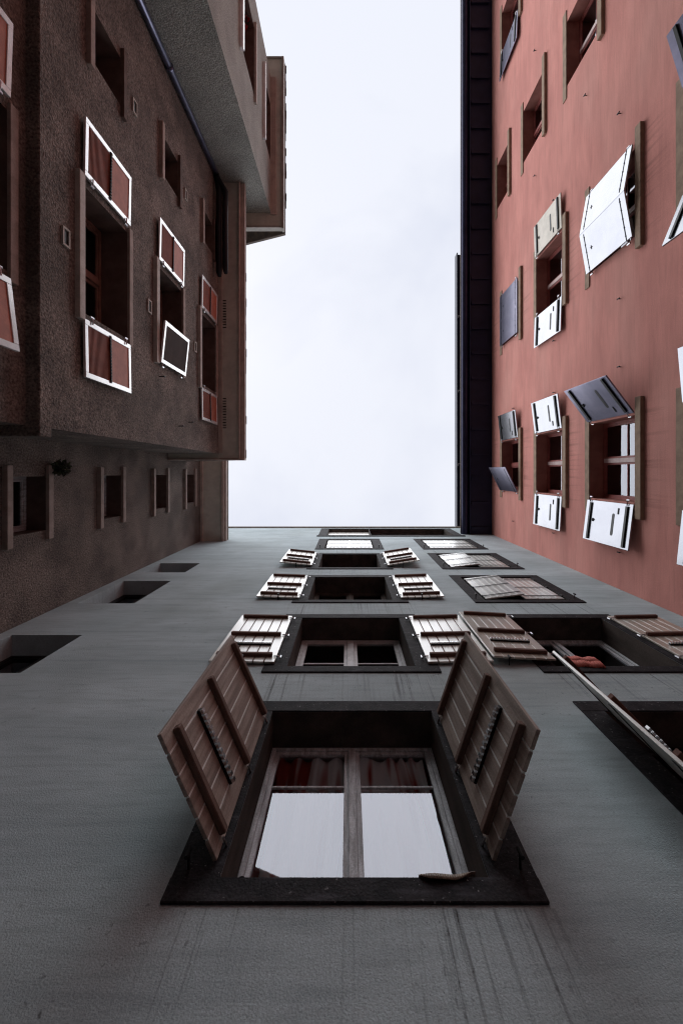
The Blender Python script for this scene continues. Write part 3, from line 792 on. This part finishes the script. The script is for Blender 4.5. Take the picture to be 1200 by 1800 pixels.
# wall vents
for (u, v) in ((-6.2, 7.72), (-6.2, 10.15), (-3.02, 5.84), (-3.03, 8.30), (-2.98, 10.78)):
    m = MB(); a, b, c, d = u - .12, u + .12, v - .075, v + .075
    for (x0, x1, y0, y1) in ((a, b, c, c + .025), (a, b, d - .025, d), (a, a + .025, c + .025, d - .025), (b - .025, b, c + .025, d - .025)):
        m.box(LO, x0, x1, y0, y1, .001, .025, 0)
    m.box(LO, a + .025, b - .025, c + .025, d - .025, .001, .006, 1)
    m.build('wall_vent', [M['pale_stone'], M['black_bar']], brown)
# eaves of bay and set-back wall
m = MB(); m.box(LO, -8.16, -.41, BT, BT + .05, .001, .55); m.build('soffit', M['soffit'], brown)
m = MB(); m.box(LO, -8.16, -.56, BT - .07, BT - .001, .001, .10); m.build('cornice', M['soffit_pink'], brown)
m = MB(); m.box(LO, -8.16, -.40, BT - .06, BT + .18, .551, .60); m.box(LO, -8.16, -.39, BT + .02, BT + .14, .601, .72)
m.box(OR_, -5.06, -2.91, BT - .05, BT + .18, .141, .19); m.build('fascia', M['soffit_pink'], brown, bevel=.01)
m = MB(); m.box(OR_, -5.06, -3.631, BT + .0, BT + .05, .001, .14); m.build('soffit', M['soffit'], brown)
m = MB()
for (ys, ye) in ((-4.85, -4.08), (-2.10, -1.25)):
    y = ys
    while y < ye: m.box(LO, y, y + .025, BT - .012, BT - .001, .11, .20); y += .075
m.build('soffit_grille', M['black_bar'], brown)
m = MB(); y = -8.1
while y < -.5:
    z0 = BT + .20 + random.uniform(-.01, .01); ext = .705 + random.uniform(-.02, .02)
    m.box(LO, y, y + .235, z0, z0 + .03, .3, ext); y += .24
m.build('roof_tiles', M['tile'], brown)
m = MB(); m.hexa([Vector((x, y, EYE + z)) for (x, zz) in ((-2.95, .24), (-5.06, 1.4)) for z in (BT + zz, BT + zz + .12) for y in (-8.16, -.36)]); m.build('bay_roof', M['tile'], brown)
m = MB(); m.box(LR, -.5, 2.343, LT, LT + .05, .002, .72); m.build('soffit', M['soffit'], brown)
m = MB(); m.box(LR, -.5, 2.343, LT - .08, LT - .001, .002, .10); m.box(LR, -.5, 2.343, LT - .06, LT + .2, .721, .80); m.box(LR, -.5, 2.343, LT + .03, LT + .16, .801, .87); m.build('fascia', M['soffit_pink'], brown, bevel=.01)
m = MB(); m.hexa([Vector((x, y, EYE + z)) for (x, zz) in ((-4.2, .24), (-9.0, 2.6)) for z in (LT + zz, LT + zz + .14) for y in (-9, 2.5)]); m.build('roof', M['tile'], brown)
# downpipe in the inner corner and black pipes under the eave
m = MB(); px, py = -3.55, -8.06
m.tube([(px, py, 0), (px, py, EYE + 12.35)], .066, 12)
for v in (2, 5.5, 9.0): m.tube([(px, py, EYE + v), (px, py, EYE + v + .10)], .080, 12)
m.build('downpipe', M['pipe'], brown, smooth=True)
m = MB()
for (xx, rr, ye) in ((-3.49, .085, -5.30), (-3.32, .08, -5.38)):
    m.tube([(px, py, EYE + 12.25), (px + .02, -7.95, EYE + 12.3), (xx, -7.6, EYE + 12.3), (xx, -6.6, EYE + 12.28), (xx + .01, ye - .12, EYE + 12.26), (xx + .01, ye, EYE + 12.32)], [rr * .8, rr, rr, rr, rr, rr * .55], 12)
m.build('black_pipe', M['black_pipe'], brown, smooth=True)
# wall pins
for (u, v) in ((-1.85, 8.75), (-1.15, 10.35), (-1.0, 9.75)):
    m = MB(); m.tube([LO(u, v, 0), LO(u, v, .10)], .010, 6); m.tube([LO(u, v - .03, .10), LO(u, v + .03, .10)], .014, 6); m.build('wall_pin', M['iron'], brown)

# ================================================================== FAR BLOCK
block = thing('taupe_house', 'grey-green roughcast house block jutting furthest out, at the top left', 'house', (-2.43, -10.3, 0))
KT = 14.3
KR = plane(0, 1, -8.16)
kc = (-11.5, -9.75)
kh = [(kc[0], kc[1], 10.32, 11.75, .35), (kc[0], kc[1], 13.08, 14.2, .35), (kc[0], kc[1], 7.5, 8.95, .35)]
mb = MB(); wall_sheet(mb, BF, -12.4, -8.16, FLOOR, KT + .2, kh)
mb.quad([KR(-5.5, FLOOR, 0), KR(-2.43, FLOOR, 0), KR(-2.43, KT + .2, 0), KR(-5.5, KT + .2, 0)])
mb.quad([(-8, -12.4, 0), (-2.43, -12.4, 0), (-2.43, -12.4, EYE + KT), (-8, -12.4, EYE + KT)])
mb.build('wall', [M['roughcast_grey'], M['brown_reveal']], block)
for (a, b, c, d, dep) in kh:
    window(block, BF, a, b, c, d, dep, M['frame_brown'], fw=.05, mull=.08, bars=())
    s1 = MB(); s1.box(BF, a - .22, b + .20, c - .12, c, -.02, .08); s1.build('sill', M['white_wood'], block, bevel=.006)
    if d < 14: s2 = MB(); s2.box(BF, a - .15, b + .18, d, d + .10, 0, .06); s2.build('lintel', M['pale_stone'], block, bevel=.005)
m = MB(); m.hexa([Vector((x, y, EYE + z)) for x in (-5.5, -2.10) for y in (-13.0, -7.75) for z in (KT, KT + .05)]); m.build('soffit', M['soffit'], block)
m = MB(); m.box(BF, -12.4, -8.1, KT - .05, KT - .001, .001, .16); m.build('cornice', M['soffit_pink'], block)
m = MB(); m.hexa([Vector((x, y, EYE + z)) for x in (-2.099, -2.02) for y in (-13.06, -7.67) for z in (KT - .05, KT + .22)])
m.hexa([Vector((x, y, EYE + z)) for x in (-5.5, -2.10) for y in (-7.749, -7.69) for z in (KT - .045, KT + .21)])
m.hexa([Vector((x, y, EYE + z)) for x in (-5.5, -2.10) for y in (-13.06, -13.001) for z in (KT - .045, KT + .21)])
m.build('fascia', M['fascia'], block, bevel=.01)
m = MB(); y = -13.0
while y < -7.8:
    m.hexa([Vector((x, yy, EYE + z)) for x in (-2.3, -1.99 + random.uniform(-.02, .02)) for yy in (y, y + .232) for z in (KT + .23, KT + .262)]); y += .24
m.build('roof_tiles', M['tile'], block)
m = MB(); m.hexa([Vector((x, y, EYE + z)) for (x, zz) in ((-2.02, .265), (-8, 3.0)) for z in (KT + zz, KT + zz + .12) for y in (-13.1, -7.66)]); m.build('roof', M['tile'], block)

# ================================================================== small plants
def leaf_clump(name, c, r, n, size, mats, label, cat, seed, stems=True):
    rnd = random.Random(seed); root = thing(name, label, cat, c - Vector((0, 0, r * .6)))
    mb = MB(); st = MB()
    for i in range(n):
        d = Vector((rnd.gauss(0, 1), rnd.gauss(0, 1), rnd.gauss(0, .8))); d = d.normalized() * r * rnd.random() ** .5
        p = c + d; a = Vector((rnd.gauss(0, 1), rnd.gauss(0, 1), rnd.gauss(0, 1))).normalized(); b = a.orthogonal().normalized()
        s_ = size * rnd.uniform(.6, 1.3)
        mb.quad([p - a * s_, p + b * s_ * .45, p + a * s_, p - b * s_ * .45], rnd.randrange(len(mats)))
        if i % 5 == 0: st.tube([c - Vector((0, 0, r * .6)), c + d * .5, p], .006, 5)
    mb.build('foliage', mats, root); st.build('stem', M['leaf_dark'], root)
leaf_clump('wall_plant', Vector((-4.92, -.08, EYE + 7.80)), .15, 300, .035, [M['leaf_dark'], M['leaf_green']], 'dark dry plant growing on the wall beside the lowest small brown-house window', 'plant', 3)
leaf_clump('flower_plant', Vector((-2.53, -10.5, EYE + 10.56)), .22, 260, .06, [M['flower_red'], M['flower_red'], M['leaf_dark']], 'small red flowering plant on the sill high in the grey-green block', 'plant', 5)
